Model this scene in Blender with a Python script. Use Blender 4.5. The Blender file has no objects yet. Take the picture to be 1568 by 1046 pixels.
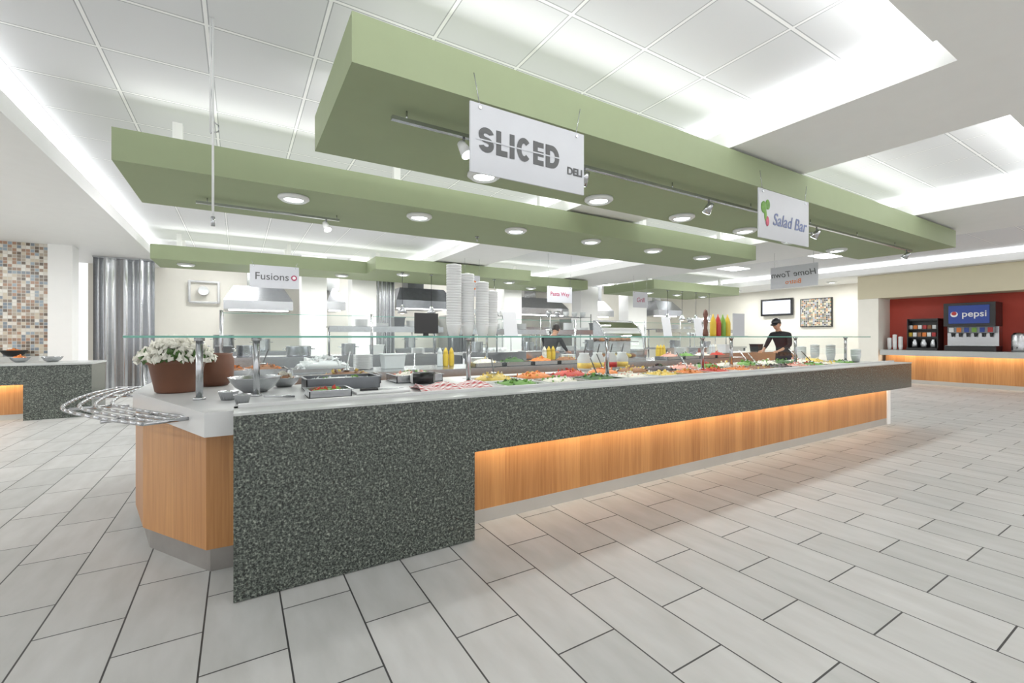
import bpy, bmesh, math, random
from mathutils import Vector, Matrix, Euler
random.seed(7)
S=bpy.context.scene
C=bpy.context.collection

# ---------------- materials ----------------
def nmat(name):
    m=bpy.data.materials.new(name); m.use_nodes=True
    nt=m.node_tree; b=nt.nodes['Principled BSDF']
    return m,nt,b
def srgb(r,g,b):
    f=lambda c:(c/255/12.92) if c/255<=0.04045 else ((c/255+0.055)/1.055)**2.4
    return (f(r),f(g),f(b),1)
def mat(name,col,rough=0.5,metal=0.0,var=0.06,scale=6,spec=0.5):
    m,nt,b=nmat(name)
    tc=nt.nodes.new('ShaderNodeTexCoord'); nz=nt.nodes.new('ShaderNodeTexNoise')
    nz.inputs['Scale'].default_value=scale; nz.inputs['Detail'].default_value=4
    nt.links.new(tc.outputs['Object'],nz.inputs['Vector'])
    rp=nt.nodes.new('ShaderNodeValToRGB')
    c=col
    rp.color_ramp.elements[0].position=.3; rp.color_ramp.elements[1].position=.7
    rp.color_ramp.elements[0].color=(c[0]*(1-var),c[1]*(1-var),c[2]*(1-var),1)
    rp.color_ramp.elements[1].color=(min(1,c[0]*(1+var)),min(1,c[1]*(1+var)),min(1,c[2]*(1+var)),1)
    nt.links.new(nz.outputs['Fac'],rp.inputs['Fac']); nt.links.new(rp.outputs['Color'],b.inputs['Base Color'])
    b.inputs['Roughness'].default_value=rough; b.inputs['Metallic'].default_value=metal
    b.inputs['Specular IOR Level'].default_value=spec
    return m
def emat(name,col,strength):
    m,nt,b=nmat(name)
    b.inputs['Base Color'].default_value=(.8,.8,.8,1)
    b.inputs['Emission Color'].default_value=col; b.inputs['Emission Strength'].default_value=strength
    return m
def glassmat(name,col):
    m=bpy.data.materials.new(name); m.use_nodes=True; nt=m.node_tree; nt.nodes.clear()
    o=nt.nodes.new('ShaderNodeOutputMaterial'); t=nt.nodes.new('ShaderNodeBsdfTransparent'); g=nt.nodes.new('ShaderNodeBsdfGlossy')
    g.inputs['Roughness'].default_value=.02; t.inputs['Color'].default_value=col
    f=nt.nodes.new('ShaderNodeFresnel'); f.inputs['IOR'].default_value=1.3
    mx=nt.nodes.new('ShaderNodeMixShader'); nt.links.new(f.outputs[0],mx.inputs[0])
    nt.links.new(t.outputs[0],mx.inputs[1]); nt.links.new(g.outputs[0],mx.inputs[2]); nt.links.new(mx.outputs[0],o.inputs['Surface'])
    return m
def M(nt,op,a,b=None):
    n=nt.nodes.new('ShaderNodeMath'); n.operation=op
    for i,v in enumerate((a,b)):
        if v is None: continue
        if isinstance(v,(int,float)): n.inputs[i].default_value=v
        else: nt.links.new(v,n.inputs[i])
    return n.outputs[0]

def floor_mat():
    m,nt,b=nmat('floor_tile')
    tc=nt.nodes.new('ShaderNodeTexCoord'); sp=nt.nodes.new('ShaderNodeSeparateXYZ'); nt.links.new(tc.outputs['Object'],sp.inputs[0])
    cb=nt.nodes.new('ShaderNodeCombineXYZ')
    nt.links.new(M(nt,'ADD',sp.outputs[1],.61*40-2.36),cb.inputs[0]); nt.links.new(M(nt,'ADD',sp.outputs[0],.3075*60-.485),cb.inputs[1])
    br=nt.nodes.new('ShaderNodeTexBrick'); nt.links.new(cb.outputs[0],br.inputs['Vector'])
    br.inputs['Scale'].default_value=1; br.inputs['Brick Width'].default_value=.61; br.inputs['Row Height'].default_value=.3075
    br.inputs['Mortar Size'].default_value=.0038; br.inputs['Mortar Smooth'].default_value=.1; br.offset=.5
    br.inputs['Color1'].default_value=srgb(191,191,189); br.inputs['Color2'].default_value=srgb(179,180,178)
    br.inputs['Mortar'].default_value=srgb(52,52,52)
    nz=nt.nodes.new('ShaderNodeTexNoise'); nz.inputs['Scale'].default_value=3.5; nz.inputs['Detail'].default_value=6
    mp=nt.nodes.new('ShaderNodeMapping'); mp.inputs['Scale'].default_value=(3,.8,1); nt.links.new(tc.outputs['Object'],mp.inputs[0]); nt.links.new(mp.outputs[0],nz.inputs['Vector'])
    rp=nt.nodes.new('ShaderNodeValToRGB'); rp.color_ramp.elements[0].position=.3; rp.color_ramp.elements[1].position=.7
    rp.color_ramp.elements[0].color=(.85,.845,.83,1); rp.color_ramp.elements[1].color=(1.0,1.0,1.0,1)
    nt.links.new(nz.outputs['Fac'],rp.inputs[0])
    mx=nt.nodes.new('ShaderNodeMixRGB'); mx.blend_type='MULTIPLY'; mx.inputs[0].default_value=1
    nt.links.new(br.outputs['Color'],mx.inputs[1]); nt.links.new(rp.outputs[0],mx.inputs[2]); nt.links.new(mx.outputs[0],b.inputs['Base Color'])
    b.inputs['Roughness'].default_value=.5; b.inputs['Specular IOR Level'].default_value=.35
    bp=nt.nodes.new('ShaderNodeBump'); bp.inputs['Strength'].default_value=.3; bp.inputs['Distance'].default_value=.003; bp.invert=True
    nt.links.new(br.outputs['Fac'],bp.inputs['Height']); nt.links.new(bp.outputs[0],b.inputs['Normal'])
    return m
def ceil_mat():
    m,nt,b=nmat('ceiling_tile')
    tc=nt.nodes.new('ShaderNodeTexCoord'); sp=nt.nodes.new('ShaderNodeSeparateXYZ'); nt.links.new(tc.outputs['Object'],sp.inputs[0])
    def line(s,off):
        f=M(nt,'FRACT',M(nt,'DIVIDE',M(nt,'ADD',s,off),.67))
        d=M(nt,'ABSOLUTE',M(nt,'SUBTRACT',f,.5))
        return M(nt,'LESS_THAN',d,.016),M(nt,'LESS_THAN',d,.027)
    a1,a2=line(sp.outputs[0],.67*30-3.17+.335); c1,c2=line(sp.outputs[1],.67*30-2.26+.335)
    l=M(nt,'MAXIMUM',a1,c1); l2=M(nt,'MAXIMUM',a2,c2)
    m0=nt.nodes.new('ShaderNodeMixRGB'); nt.links.new(l2,m0.inputs[0]); m0.inputs[1].default_value=srgb(220,221,223); m0.inputs[2].default_value=srgb(170,172,175)
    mx=nt.nodes.new('ShaderNodeMixRGB'); nt.links.new(l,mx.inputs[0]); nt.links.new(m0.outputs[0],mx.inputs[1]); mx.inputs[2].default_value=srgb(248,248,248)
    nt.links.new(mx.outputs[0],b.inputs['Base Color']); b.inputs['Roughness'].default_value=.85
    return m
def granite_mat():
    m,nt,b=nmat('speckled_granite')
    tc=nt.nodes.new('ShaderNodeTexCoord')
    n1=nt.nodes.new('ShaderNodeTexNoise'); n1.inputs['Scale'].default_value=66; n1.inputs['Detail'].default_value=6; n1.inputs['Roughness'].default_value=.8
    v=nt.nodes.new('ShaderNodeTexVoronoi'); v.inputs['Scale'].default_value=110
    for n in (n1,v): nt.links.new(tc.outputs['Object'],n.inputs['Vector'])
    a=M(nt,'ADD',M(nt,'MULTIPLY',n1.outputs['Fac'],.8),M(nt,'MULTIPLY',v.outputs['Distance'],.2))
    rp=nt.nodes.new('ShaderNodeValToRGB'); e=rp.color_ramp.elements
    e[0].position=.42; e[0].color=srgb(22,24,23); e[1].position=.67; e[1].color=srgb(158,162,150)
    x=e.new(.475); x.color=srgb(56,61,57); x=e.new(.56); x.color=srgb(90,97,89)
    nt.links.new(a,rp.inputs[0]); nt.links.new(rp.outputs[0],b.inputs['Base Color'])
    b.inputs['Roughness'].default_value=.22
    return m
def wood_mat():
    m,nt,b=nmat('oak_panel')
    tc=nt.nodes.new('ShaderNodeTexCoord'); sp=nt.nodes.new('ShaderNodeSeparateXYZ'); nt.links.new(tc.outputs['Object'],sp.inputs[0])
    s=M(nt,'ADD',sp.outputs[0],sp.outputs[1])
    pl=M(nt,'FLOOR',M(nt,'DIVIDE',s,.115))
    wn=nt.nodes.new('ShaderNodeTexWhiteNoise'); wn.noise_dimensions='1D'; nt.links.new(pl,wn.inputs['W'])
    mp=nt.nodes.new('ShaderNodeMapping'); mp.inputs['Scale'].default_value=(60,60,2.2); nt.links.new(tc.outputs['Object'],mp.inputs[0])
    nz=nt.nodes.new('ShaderNodeTexNoise'); nz.inputs['Scale'].default_value=1; nz.inputs['Detail'].default_value=5; nt.links.new(mp.outputs[0],nz.inputs['Vector'])
    a=M(nt,'ADD',M(nt,'MULTIPLY',wn.outputs['Value'],.3),M(nt,'MULTIPLY',nz.outputs['Fac'],.7))
    rp=nt.nodes.new('ShaderNodeValToRGB'); e=rp.color_ramp.elements
    e[0].position=.2; e[0].color=srgb(148,94,46); e[1].position=.8; e[1].color=srgb(198,142,84)
    nt.links.new(a,rp.inputs[0]); nt.links.new(rp.outputs[0],b.inputs['Base Color']); b.inputs['Roughness'].default_value=.38
    return m
def mosaic_mat(name,ax,size,cols):
    m,nt,b=nmat(name)
    tc=nt.nodes.new('ShaderNodeTexCoord'); sp=nt.nodes.new('ShaderNodeSeparateXYZ'); nt.links.new(tc.outputs['Object'],sp.inputs[0])
    u=M(nt,'DIVIDE',sp.outputs[ax],size); v=M(nt,'DIVIDE',sp.outputs[2],size)
    cb=nt.nodes.new('ShaderNodeCombineXYZ'); nt.links.new(M(nt,'FLOOR',u),cb.inputs[0]); nt.links.new(M(nt,'FLOOR',v),cb.inputs[1])
    wn=nt.nodes.new('ShaderNodeTexWhiteNoise'); wn.noise_dimensions='2D'; nt.links.new(cb.outputs[0],wn.inputs['Vector'])
    rp=nt.nodes.new('ShaderNodeValToRGB'); rp.color_ramp.interpolation='CONSTANT'; e=rp.color_ramp.elements
    e[0].color=cols[0]; e[1].position=1/len(cols); e[1].color=cols[1]
    for i in range(2,len(cols)):
        x=e.new(i/len(cols)); x.color=cols[i]
    nt.links.new(wn.outputs['Value'],rp.inputs[0])
    def ed(s): return M(nt,'GREATER_THAN',M(nt,'ABSOLUTE',M(nt,'SUBTRACT',M(nt,'FRACT',s),.5)),.44)
    g=M(nt,'MAXIMUM',ed(u),ed(v)); mx=nt.nodes.new('ShaderNodeMixRGB'); nt.links.new(g,mx.inputs[0]); nt.links.new(rp.outputs[0],mx.inputs[1]); mx.inputs[2].default_value=srgb(200,195,185)
    nt.links.new(mx.outputs[0],b.inputs['Base Color']); b.inputs['Roughness'].default_value=.25
    return m
def stripe_mat():
    m,nt,b=nmat('red_white_check')
    tc=nt.nodes.new('ShaderNodeTexCoord'); sp=nt.nodes.new('ShaderNodeSeparateXYZ'); nt.links.new(tc.outputs['Object'],sp.inputs[0])
    f=M(nt,'LESS_THAN',M(nt,'FRACT',M(nt,'MULTIPLY',M(nt,'ADD',sp.outputs[0],M(nt,'MULTIPLY',sp.outputs[1],.5)),20)),.5)
    g=M(nt,'LESS_THAN',M(nt,'FRACT',M(nt,'MULTIPLY',sp.outputs[1],20)),.5)
    a=M(nt,'MULTIPLY',M(nt,'ADD',f,g),.5)
    mx=nt.nodes.new('ShaderNodeMixRGB'); nt.links.new(a,mx.inputs[0]); mx.inputs[1].default_value=srgb(235,230,228); mx.inputs[2].default_value=srgb(180,34,40)
    nt.links.new(mx.outputs[0],b.inputs['Base Color']); return m

FLOOR=floor_mat(); CEIL=ceil_mat(); GRAN=granite_mat(); WOOD=wood_mat()
WHITE=mat('painted_white',srgb(238,238,236),.6,var=.01)
LEDGE=mat('light_solid_surface',srgb(178,181,179),.3,var=.05,scale=60)
TOPW=mat('white_solid_surface',srgb(200,201,201),.3,var=.02)
WALLC=mat('cream_paint',srgb(236,233,222),.7,var=.01)
TAN=mat('tan_paint',srgb(204,196,168),.7,var=.01)
RED=mat('red_paint',srgb(176,56,38),.6,var=.03)
GREEN=mat('sage_green_paint',srgb(145,157,121),.65,var=.015)
STEEL=mat('brushed_steel',srgb(184,186,189),.25,1,var=.06,scale=20)
STEELD=mat('dark_steel',srgb(115,118,122),.35,1,var=.08,scale=8)
PLINTH=mat('steel_plinth',srgb(180,179,175),.35,.4,var=.03)
PLINTHD=mat('plinth_metal_dark',srgb(150,146,142),.35,.6,var=.1)
BLACK=mat('black_plastic',srgb(20,20,22),.35,var=.1)
WPLAST=mat('white_plastic',srgb(222,223,223),.4,var=.01)
SIGNM=mat('sign_acrylic',srgb(190,192,197),.35,var=.02)
CLEARP=mat('frosted_plastic',srgb(200,205,206),.3,var=.04)
GLASS=glassmat('clear_glass',(.95,.985,.975,1))
GEDGE=mat('green_glass_edge',srgb(98,160,144),.15,var=.05)
COVE=emat('cove_led',(.97,.99,1,1),8)
LAMP=emat('lamp_diffuser',(.9,1,.93,1),6)
FILLHOOD=emat('fill_and_hood_diffuser',(1,1,1,1),8)  # glow of the added fill panels and of the hood strips
WARM=emat('warm_led',(1,.8,.55,1),4)
SCREEN=emat('screen_glow',(.12,.25,.55,1),.6)
TERRA=mat('brown_pot',srgb(106,66,46),.55,var=.12)
FLOWW=mat('white_petals',srgb(235,233,221),.6,var=.05)
LEAF=mat('leaf_green',srgb(66,98,42),.6,var=.25,scale=20)
STRIPE=stripe_mat()
def fm(n,c): return mat(n,srgb(*c),.55,var=.2,scale=30)
F_GRN=fm('lettuce',(102,150,62)); F_DK=fm('spinach',(50,86,38)); F_RED=fm('tomato',(185,55,42)); F_OR=fm('carrot',(210,120,48))
F_YEL=fm('corn',(216,188,92)); F_WH=fm('onion',(218,214,200)); F_BR=fm('roast',(135,88,52)); F_PK=fm('ham',(208,146,130)); F_PUR=fm('olive',(58,44,48))
SKINM=mat('skin',srgb(200,150,122),.5,var=.04); SHIRTB=mat('black_cloth',srgb(26,26,30),.8,var=.2); PANT=mat('dark_trousers',srgb(40,42,52),.8,var=.15)
HAIR=mat('dark_hair',srgb(35,25,20),.6,var=.2); LIPS=mat('lips',srgb(170,95,85),.5)
REDP=mat('red_plastic',srgb(172,34,34),.4); YELP=mat('yellow_plastic',srgb(206,172,40),.4); GRNP=mat('green_plastic',srgb(108,152,48),.4); BLUEP=mat('blue_panel',srgb(18,54,140),.3)
ORNG=mat('orange_print',srgb(215,115,38),.5); MAGM=mat('magenta_print',srgb(160,40,80),.5); GREYT=mat('grey_print',srgb(78,79,80),.5); BLUET=mat('blue_print',srgb(105,118,162),.5)

# ---------------- mesh builder ----------------
class MB:
    def __init__(s,name): s.name=name; s.bm=bmesh.new(); s.mats=[]
    def mi(s,m):
        if m not in s.mats: s.mats.append(m)
        return s.mats.index(m)
    def faces(s,vs,fs,m,smooth=False,mtx=None):
        bv=[s.bm.verts.new((mtx@Vector(v)) if mtx else v) for v in vs]; k=s.mi(m)
        for f in fs:
            try:
                fc=s.bm.faces.new([bv[i] for i in f]); fc.material_index=k; fc.smooth=smooth
            except ValueError: pass
    def box(s,x0,x1,y0,y1,z0,z1,m,mtx=None):
        v=[(x0,y0,z0),(x1,y0,z0),(x1,y1,z0),(x0,y1,z0),(x0,y0,z1),(x1,y0,z1),(x1,y1,z1),(x0,y1,z1)]
        s.faces(v,[(3,2,1,0),(4,5,6,7),(0,1,5,4),(1,2,6,5),(2,3,7,6),(3,0,4,7)],m,mtx=mtx)
    def quad(s,a,b,c,d,m): s.faces([a,b,c,d],[(0,1,2,3)],m)
    def vpane(s,x0,x1,y,z0,z1,m): s.quad((x0,y,z0),(x1,y,z0),(x1,y,z1),(x0,y,z1),m)
    def hpane(s,x0,x1,y0,y1,z,m): s.quad((x0,y0,z),(x1,y0,z),(x1,y1,z),(x0,y1,z),m)
    def prism(s,poly,z0,z1,m,mtx=None):
        n=len(poly); a=sum(poly[i][0]*poly[(i+1)%n][1]-poly[(i+1)%n][0]*poly[i][1] for i in range(n))
        if a<0: poly=poly[::-1]
        v=[(x,y,z0) for x,y in poly]+[(x,y,z1) for x,y in poly]
        s.faces(v,[tuple(range(n))[::-1],tuple(range(n,2*n))]+[(i,(i+1)%n,n+(i+1)%n,n+i) for i in range(n)],m,mtx=mtx)
    def frustum(s,b0,b1,z0,z1,m):
        v=[(b0[0],b0[2],z0),(b0[1],b0[2],z0),(b0[1],b0[3],z0),(b0[0],b0[3],z0),(b1[0],b1[2],z1),(b1[1],b1[2],z1),(b1[1],b1[3],z1),(b1[0],b1[3],z1)]
        s.faces(v,[(3,2,1,0),(4,5,6,7),(0,1,5,4),(1,2,6,5),(2,3,7,6),(3,0,4,7)],m)
    def cyl(s,p0,p1,r0,r1=None,m=None,seg=16):
        if r1 is None: r1=r0
        p0=Vector(p0); p1=Vector(p1); d=(p1-p0).normalized()
        a=d.orthogonal().normalized(); b=d.cross(a)
        v=[]
        for p,r in((p0,r0),(p1,r1)):
            for i in range(seg):
                t=2*math.pi*i/seg; v.append(p+a*math.cos(t)*r+b*math.sin(t)*r)
        s.faces(v,[(i,(i+1)%seg,seg+(i+1)%seg,seg+i) for i in range(seg)],m,True)
        s.faces(v[:seg],[tuple(range(seg))[::-1]],m); s.faces(v[seg:],[tuple(range(seg))],m)
    def lathe(s,c,prof,m,seg=20):
        v=[]; n=len(prof)
        for r,z in prof:
            for i in range(seg):
                t=2*math.pi*i/seg; v.append((c[0]+r*math.cos(t),c[1]+r*math.sin(t),c[2]+z))
        f=[(k*seg+i,k*seg+(i+1)%seg,(k+1)*seg+(i+1)%seg,(k+1)*seg+i) for k in range(n-1) for i in range(seg)]
        if prof[0][0]>0: f.append(tuple(range(seg))[::-1])
        s.faces(v,f,m,True)
        if prof[-1][0]>0.0001: s.faces(v[-seg:],[tuple(range(seg))],m)
    def sphere(s,c,r,m,seg=14,rings=9,mtx=None,fn=None):
        v=[];c=Vector(c)
        for k in range(rings+1):
            ph=math.pi*k/rings
            for i in range(seg):
                t=2*math.pi*i/seg; p=Vector((math.sin(ph)*math.cos(t),math.sin(ph)*math.sin(t),-math.cos(ph)))
                if fn: p=fn(p)
                p=Vector((p.x*r[0],p.y*r[1],p.z*r[2]))
                v.append(c+(mtx@p if mtx else p))
        s.faces(v,[(k*seg+i,k*seg+(i+1)%seg,(k+1)*seg+(i+1)%seg,(k+1)*seg+i) for k in range(rings) for i in range(seg)],m,True)
    def dome(s,c,r,m):
        s.sphere(c,r,m,12,6,fn=lambda p:Vector((p.x,p.y,max(p.z,0))))
    def chip(s,c,r,m):
        e=Euler((random.random()*6,random.random()*6,random.random()*6)).to_matrix(); c=Vector(c)
        q=[Vector(d) for d in((1,0,0),(-1,0,0),(0,1,0),(0,-1,0),(0,0,1),(0,0,-1))]; sc=(r,r*random.uniform(.5,1),r*random.uniform(.25,.6))
        v=[c+e@Vector((p.x*sc[0],p.y*sc[1],p.z*sc[2])) for p in q]
        s.faces(v,[(0,2,4),(2,1,4),(1,3,4),(3,0,4),(2,0,5),(1,2,5),(3,1,5),(0,3,5)],m)
    def heap(s,x0,x1,y0,y1,z,h,mats,n,r):
        for _ in range(n):
            a,b=random.uniform(-1,1),random.uniform(-1,1)
            hh=h*(1-max(abs(a),abs(b))**2)
            s.chip(((x0+x1)/2+a*((x1-x0)/2-r),(y0+y1)/2+b*((y1-y0)/2-r),z+hh*random.uniform(.6,1.05)),r*random.uniform(.7,1.3),random.choice(mats))
        s.dome(((x0+x1)/2,(y0+y1)/2,z),((x1-x0)/2*.98,(y1-y0)/2*.98,h*.75),mats[0])
    def tube(s,pts,r,m,seg=10):
        P=[Vector(p) for p in pts]
        for a,b in zip(P,P[1:]): s.cyl(a,b,r,r,m,seg)
        for p in P[1:-1]: s.sphere(p,(r,r,r),m,seg,6)
    def done(s,bevel=0,parent=None,merge=True):
        if merge: bmesh.ops.remove_doubles(s.bm,verts=s.bm.verts,dist=1e-6)
        me=bpy.data.meshes.new(s.name); s.bm.to_mesh(me); s.bm.free()
        for m in s.mats: me.materials.append(m)
        o=bpy.data.objects.new(s.name,me); C.objects.link(o)
        if bevel:
            b=o.modifiers.new('bevel','BEVEL'); b.width=bevel; b.segments=2; b.limit_method='ANGLE'; b.angle_limit=math.radians(50)
        if parent: o.parent=parent
        return o
def text(s,size,loc,rot,m,parent,ext=.002,off=0,name='lettering',shear=0,sx=1):
    c=bpy.data.curves.new(name,'FONT'); c.body=s; c.size=size; c.extrude=ext; c.offset=off; c.align_x='CENTER'; c.align_y='CENTER'; c.shear=shear
    t=bpy.data.objects.new(name+'_tmp',c); C.objects.link(t)
    bpy.context.view_layer.update()
    me=bpy.data.meshes.new_from_object(t.evaluated_get(bpy.context.evaluated_depsgraph_get()))
    bpy.data.objects.remove(t)
    me.materials.clear(); me.materials.append(m)
    o=bpy.data.objects.new(name,me); C.objects.link(o); o.location=loc; o.rotation_euler=rot; o.scale=(sx,1,1)
    if parent: o.parent=parent
    return o
def simple(name,x0,x1,y0,y1,z0,z1,m,bevel=0):
    b=MB(name); b.box(x0,x1,y0,y1,z0,z1,m); return b.done(bevel)
def area(name,loc,d,sx,sy,e,parent=None,col=(1,1,1)):
    l=bpy.data.lights.new(name,'AREA'); l.shape='RECTANGLE'; l.size=sx; l.size_y=sy; l.energy=e; l.color=col
    o=bpy.data.objects.new(name,l); C.objects.link(o); o.location=loc
    o.rotation_euler=d
    if parent: o.parent=parent
    return o

# ---------------- shell ----------------
simple('floor',-9,18,-5,15.2,-.1,0,FLOOR)
CZ=3.35
simple('ceiling',-9,18,-5,15.2,CZ,CZ+.1,CEIL)
b=MB('wall_back'); b.box(-3.1,18,14.6,14.8,0,CZ,WALLC); b.done()
b=MB('wall_right'); b.box(17.5,17.7,6.0,14.6,0,CZ,WALLC); b.done()
simple('wall_beverage_alcove',16.45,16.6,-5,5.5,0,CZ,RED)
b=MB('wall_mosaic'); b.box(-9,-3.1,12.0,12.2,0,3.06,mosaic_mat('mosaic_tile',0,.06,[srgb(*c) for c in ((146,120,100),(196,184,162),(118,128,138),(222,219,210),(100,88,76),(170,158,142),(145,158,168),(162,126,102),(212,206,195),(128,114,100))])); b.done()
b=MB('column_left'); b.box(-3.1,-2.75,11.9,12.3,0,3.06,WHITE); b.done(.005)
def drop(name,x0,x1,y0,y1,coves=()):
    b=MB(name); zl=3.06; zm=3.20
    b.box(x0,x1,y0,y1,zl,zm,WHITE)
    i=.16; X0,X1,Y0,Y1=x0,x1,y0,y1
    if 'W' in coves: X0+=i
    if 'E' in coves: X1-=i
    b.box(X0,X1,Y0,Y1,zm,CZ,WHITE)
    if 'W' in coves: b.box(x0+.05,x0+.11,y0+.2,y1-.1,zm+.002,zm+.03,COVE); b.box(x0,x0+.015,y0,y1,zm,zm+.035,WHITE)
    if 'E' in coves: b.box(x1-.11,x1-.05,y0+.2,y1-.1,zm+.002,zm+.03,COVE); b.box(x1-.015,x1,y0,y1,zm,zm+.035,WHITE)
    return b.done()
drop('ceiling_bulkhead_front',-9,18,-5,.97)
R90=math.pi/2
for x0,x1 in ((-1.4,3.8),(5.4,8.3),(10.9,15.2)):  # added fixture and lamp, out of view, to brighten the ceiling bays
    b=MB('unseen_fill_fixture'); b.box(x0,x1,.985,1.05,3.17,3.20,WHITE); b.box(x0,x1,.99,1.02,3.2,3.21,LAMP); o=b.done()
    area('ceiling_wash_fill',((x0+x1)/2,1.03,3.24),(math.radians(90+6),0,0),x1-x0,.08,(x1-x0)*4.0,o)
drop('ceiling_bulkhead',3.95,5.28,.97,14.6,('W','E'))  # east cove strip is unseen, added to light the ceiling
drop('ceiling_bulkhead',8.46,10.7,.97,14.6,('W','E'))  # here too the hidden east strip is added ceiling fill
drop('ceiling_bulkhead',-9,-1.6,.97,14.6,('E',))
drop('ceiling_bulkhead',15.3,18,.97,14.6,('W',))
b=MB('beverage_bulkhead'); b.box(15.65,16.44,-5,6.0,2.385,3.055,TAN); b.done()
b=MB('column_right'); b.box(15.65,17.495,5.5,5.995,0,2.38,WALLC); b.done()

# ---------------- green canopies ----------------
def soffit(x0,x1,y0,y1,name='green_ceiling_canopy',z0=2.755,z1=3.03,extra=None,up=2.1):
    b=MB(name); b.box(x0,x1,y0,y1,z0,z1,GREEN)
    if extra:
        for e in extra: b.box(*e,GREEN)
    n=max(2,int((x1-x0)/1.6))
    for i in range(n):
        x=x0+.4+(x1-x0-.8)*i/(n-1)
        for y in (y0+.5,y1-.15):
            top=3.06 if (3.9<x<5.33 or 8.4<x<10.75 or x>15.3 or x<-1.6) else CZ
            b.box(x-.04,x+.04,y-.04,y+.04,z1,top,WHITE)
    o=b.done()
    for a,c in ((-1.5,3.9),(5.33,8.4),(10.8,15.2)):  # unseen lamps added on top of each canopy to brighten the ceiling
        xa=max(a,x0)+.1; xb=min(c,x1)-.1
        if xb-xa>.5:
            for yy,tilt in ((y0+.1,-1),(y1-.1,1)):
                area('ceiling_fill',((xa+xb)/2,yy,z1+.03),(math.pi+tilt*math.radians(-76),0,0),xb-xa,.06,(xb-xa)*up,o)
            area('ceiling_fill',((xa+xb)/2,(y0+y1)/2,z1+.02),(math.pi,0,0),xb-xa,(y1-y0)*.8,(xb-xa)*up*.8,o)
    return o
soffit(.52,10.1,2.5,3.86)
soffit(-.9,8.5,4.92,6.32)
soffit(-1.41,9.3,10.7,12.0,extra=[(2.55,6.6,9.86,10.7,2.755,3.03)])
soffit(10.8,15.2,9.4,11.6)
def downlight(x,y,z,power=18,r=.15,lamp=True):
    b=MB('recessed_downlight')
    b.lathe((x,y,z),[(r*.78,0),(r*1.0,0),(r*1.02,-.02),(r*.8,-.045),(r*.74,-.03)],WPLAST,24)
    b.lathe((x,y,z),[(r*.8,-.022),(r*.4,-.04),(0.0,-.046)],LAMP,24)
    o=b.done()
    if lamp:
        l=bpy.data.lights.new('downlight_lamp','AREA'); l.shape='DISK'; l.size=r*1.6; l.energy=power; l.color=(1,1,.98)
        lo=bpy.data.objects.new('lamp',l); C.objects.link(lo); lo.location=(x,y,z-.055); lo.parent=o
for x in (1.9,3.28,4.63,5.95,7.2,8.6): downlight(x,3.6,2.755,11)
for x in (.5,1.88,3.26,4.62,6.0,7.3): downlight(x,5.24,2.755,13)
for x in (-.9,.6,2.1,7.5): downlight(x,11.2,2.755,24)
for x in (3.3,4.8,6.2): downlight(x,10.3,2.755,24)
for x in (11.6,13,14.4): downlight(x,10.3,2.755,24)
for x,y in ((-3.5,-1),(-1,-1.4),(1.5,-1.6),(4,-1.6),(6.5,-1.4),(9,-1),(12,-1),(15,-1),(-6,3),(-5,6.5),(-5.5,9.5)): downlight(x,y,3.06,20 if y<0 else 75)  # unseen downlights added as fill behind the camera and far left
for x,y in ((16.4,7.0),(16.4,8.6),(16.4,10.2)): downlight(x,y,3.06,22)  # downlights added to brighten the wall around the television
for x,y in ((-.2,8.3),(2.6,8.3),(6.6,8.3),(12.5,8.0),(12.5,5.5),(-.2,13.0),(2.9,13.2),(6.6,13.2),(12.5,13.0)):  # ceiling panels and lamps added as fill for kitchen and right side
    b=MB('added_fill_panel'); b.box(x-.6,x+.6,y-.3,y+.3,CZ-.03,CZ-.001,WPLAST); b.box(x-.56,x+.56,y-.26,y+.26,CZ-.035,CZ-.03,FILLHOOD); o=b.done()
    area('panel_fill_lamp',(x,y,CZ-.04),(0,0,0),1.1,.5,24,o)

def track(x0,x1,y,z,heads,zc=2.754):
    b=MB('track_light'); b.box(x0,x1,y-.018,y+.018,z-.015,z+.01,STEEL)
    x=x0+.1
    while x<x1: b.cyl((x,y,z),(x,y,zc),.006,.006,STEEL,8); x+=1.3
    for h in heads:
        b.cyl((h,y,z-.01),(h,y,z-.07),.01,.01,STEEL,8)
        d=Vector((.25,-.45,-.85)).normalized() if h<2 else Vector((0,.6,-.8)).normalized()
        p=Vector((h,y,z-.09)); b.cyl(p-d*.05,p+d*.06,.028,.045,WPLAST if h<2 else STEEL,14); b.cyl(p+d*.061,p+d*.064,.038,.038,LAMP,14)
    return b.done()
track(.84,9.4,2.86,2.69,(1.35,2.45,4.1,6.3,9.2))
track(-.38,1.05,5.75,2.70,(.9,))

# ---------------- serving counter ----------------
b=MB('serving_counter')
b.box(-.02,1.27,2.53,2.562,.004,.9,GRAN); b.box(1.27,8.32,2.53,2.562,.555,.9,GRAN); b.box(-.02,.01,2.562,2.88,.004,.9,GRAN); b.box(1.24,1.27,2.562,2.75,.004,.9,GRAN)
b.box(8.29,8.32,2.562,3.95,.56,.9,GRAN)
b.box(-.02,8.325,2.525,2.72,.9,.912,LEDGE)
for x in (2.6,4.0,5.5,7.0): b.box(x-.0015,x+.0015,2.5285,2.53,.556,.9,BLACK)
b.box(1.27,8.29,2.562,2.75,.64,.655,WHITE)
b.box(1.3,8.1,2.575,2.60,.61,.64,WPLAST)
b.prism([(.3,2.72),(-.145,2.72),(-.62,4.0),(-.62,4.9),(-.3,5.75),(.3,5.75)],.775,.9,TOPW)
b.box(.3,1.75,2.72,3.95,.775,.9,TOPW); b.box(1.75,8.0,2.72,2.98,.775,.9,TOPW); b.box(1.75,8.0,3.78,3.95,.775,.9,TOPW)
b.box(1.75,8.0,2.98,3.78,.775,.8,STEEL); b.box(8.0,8.29,2.72,3.95,.775,.9,TOPW)
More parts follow.
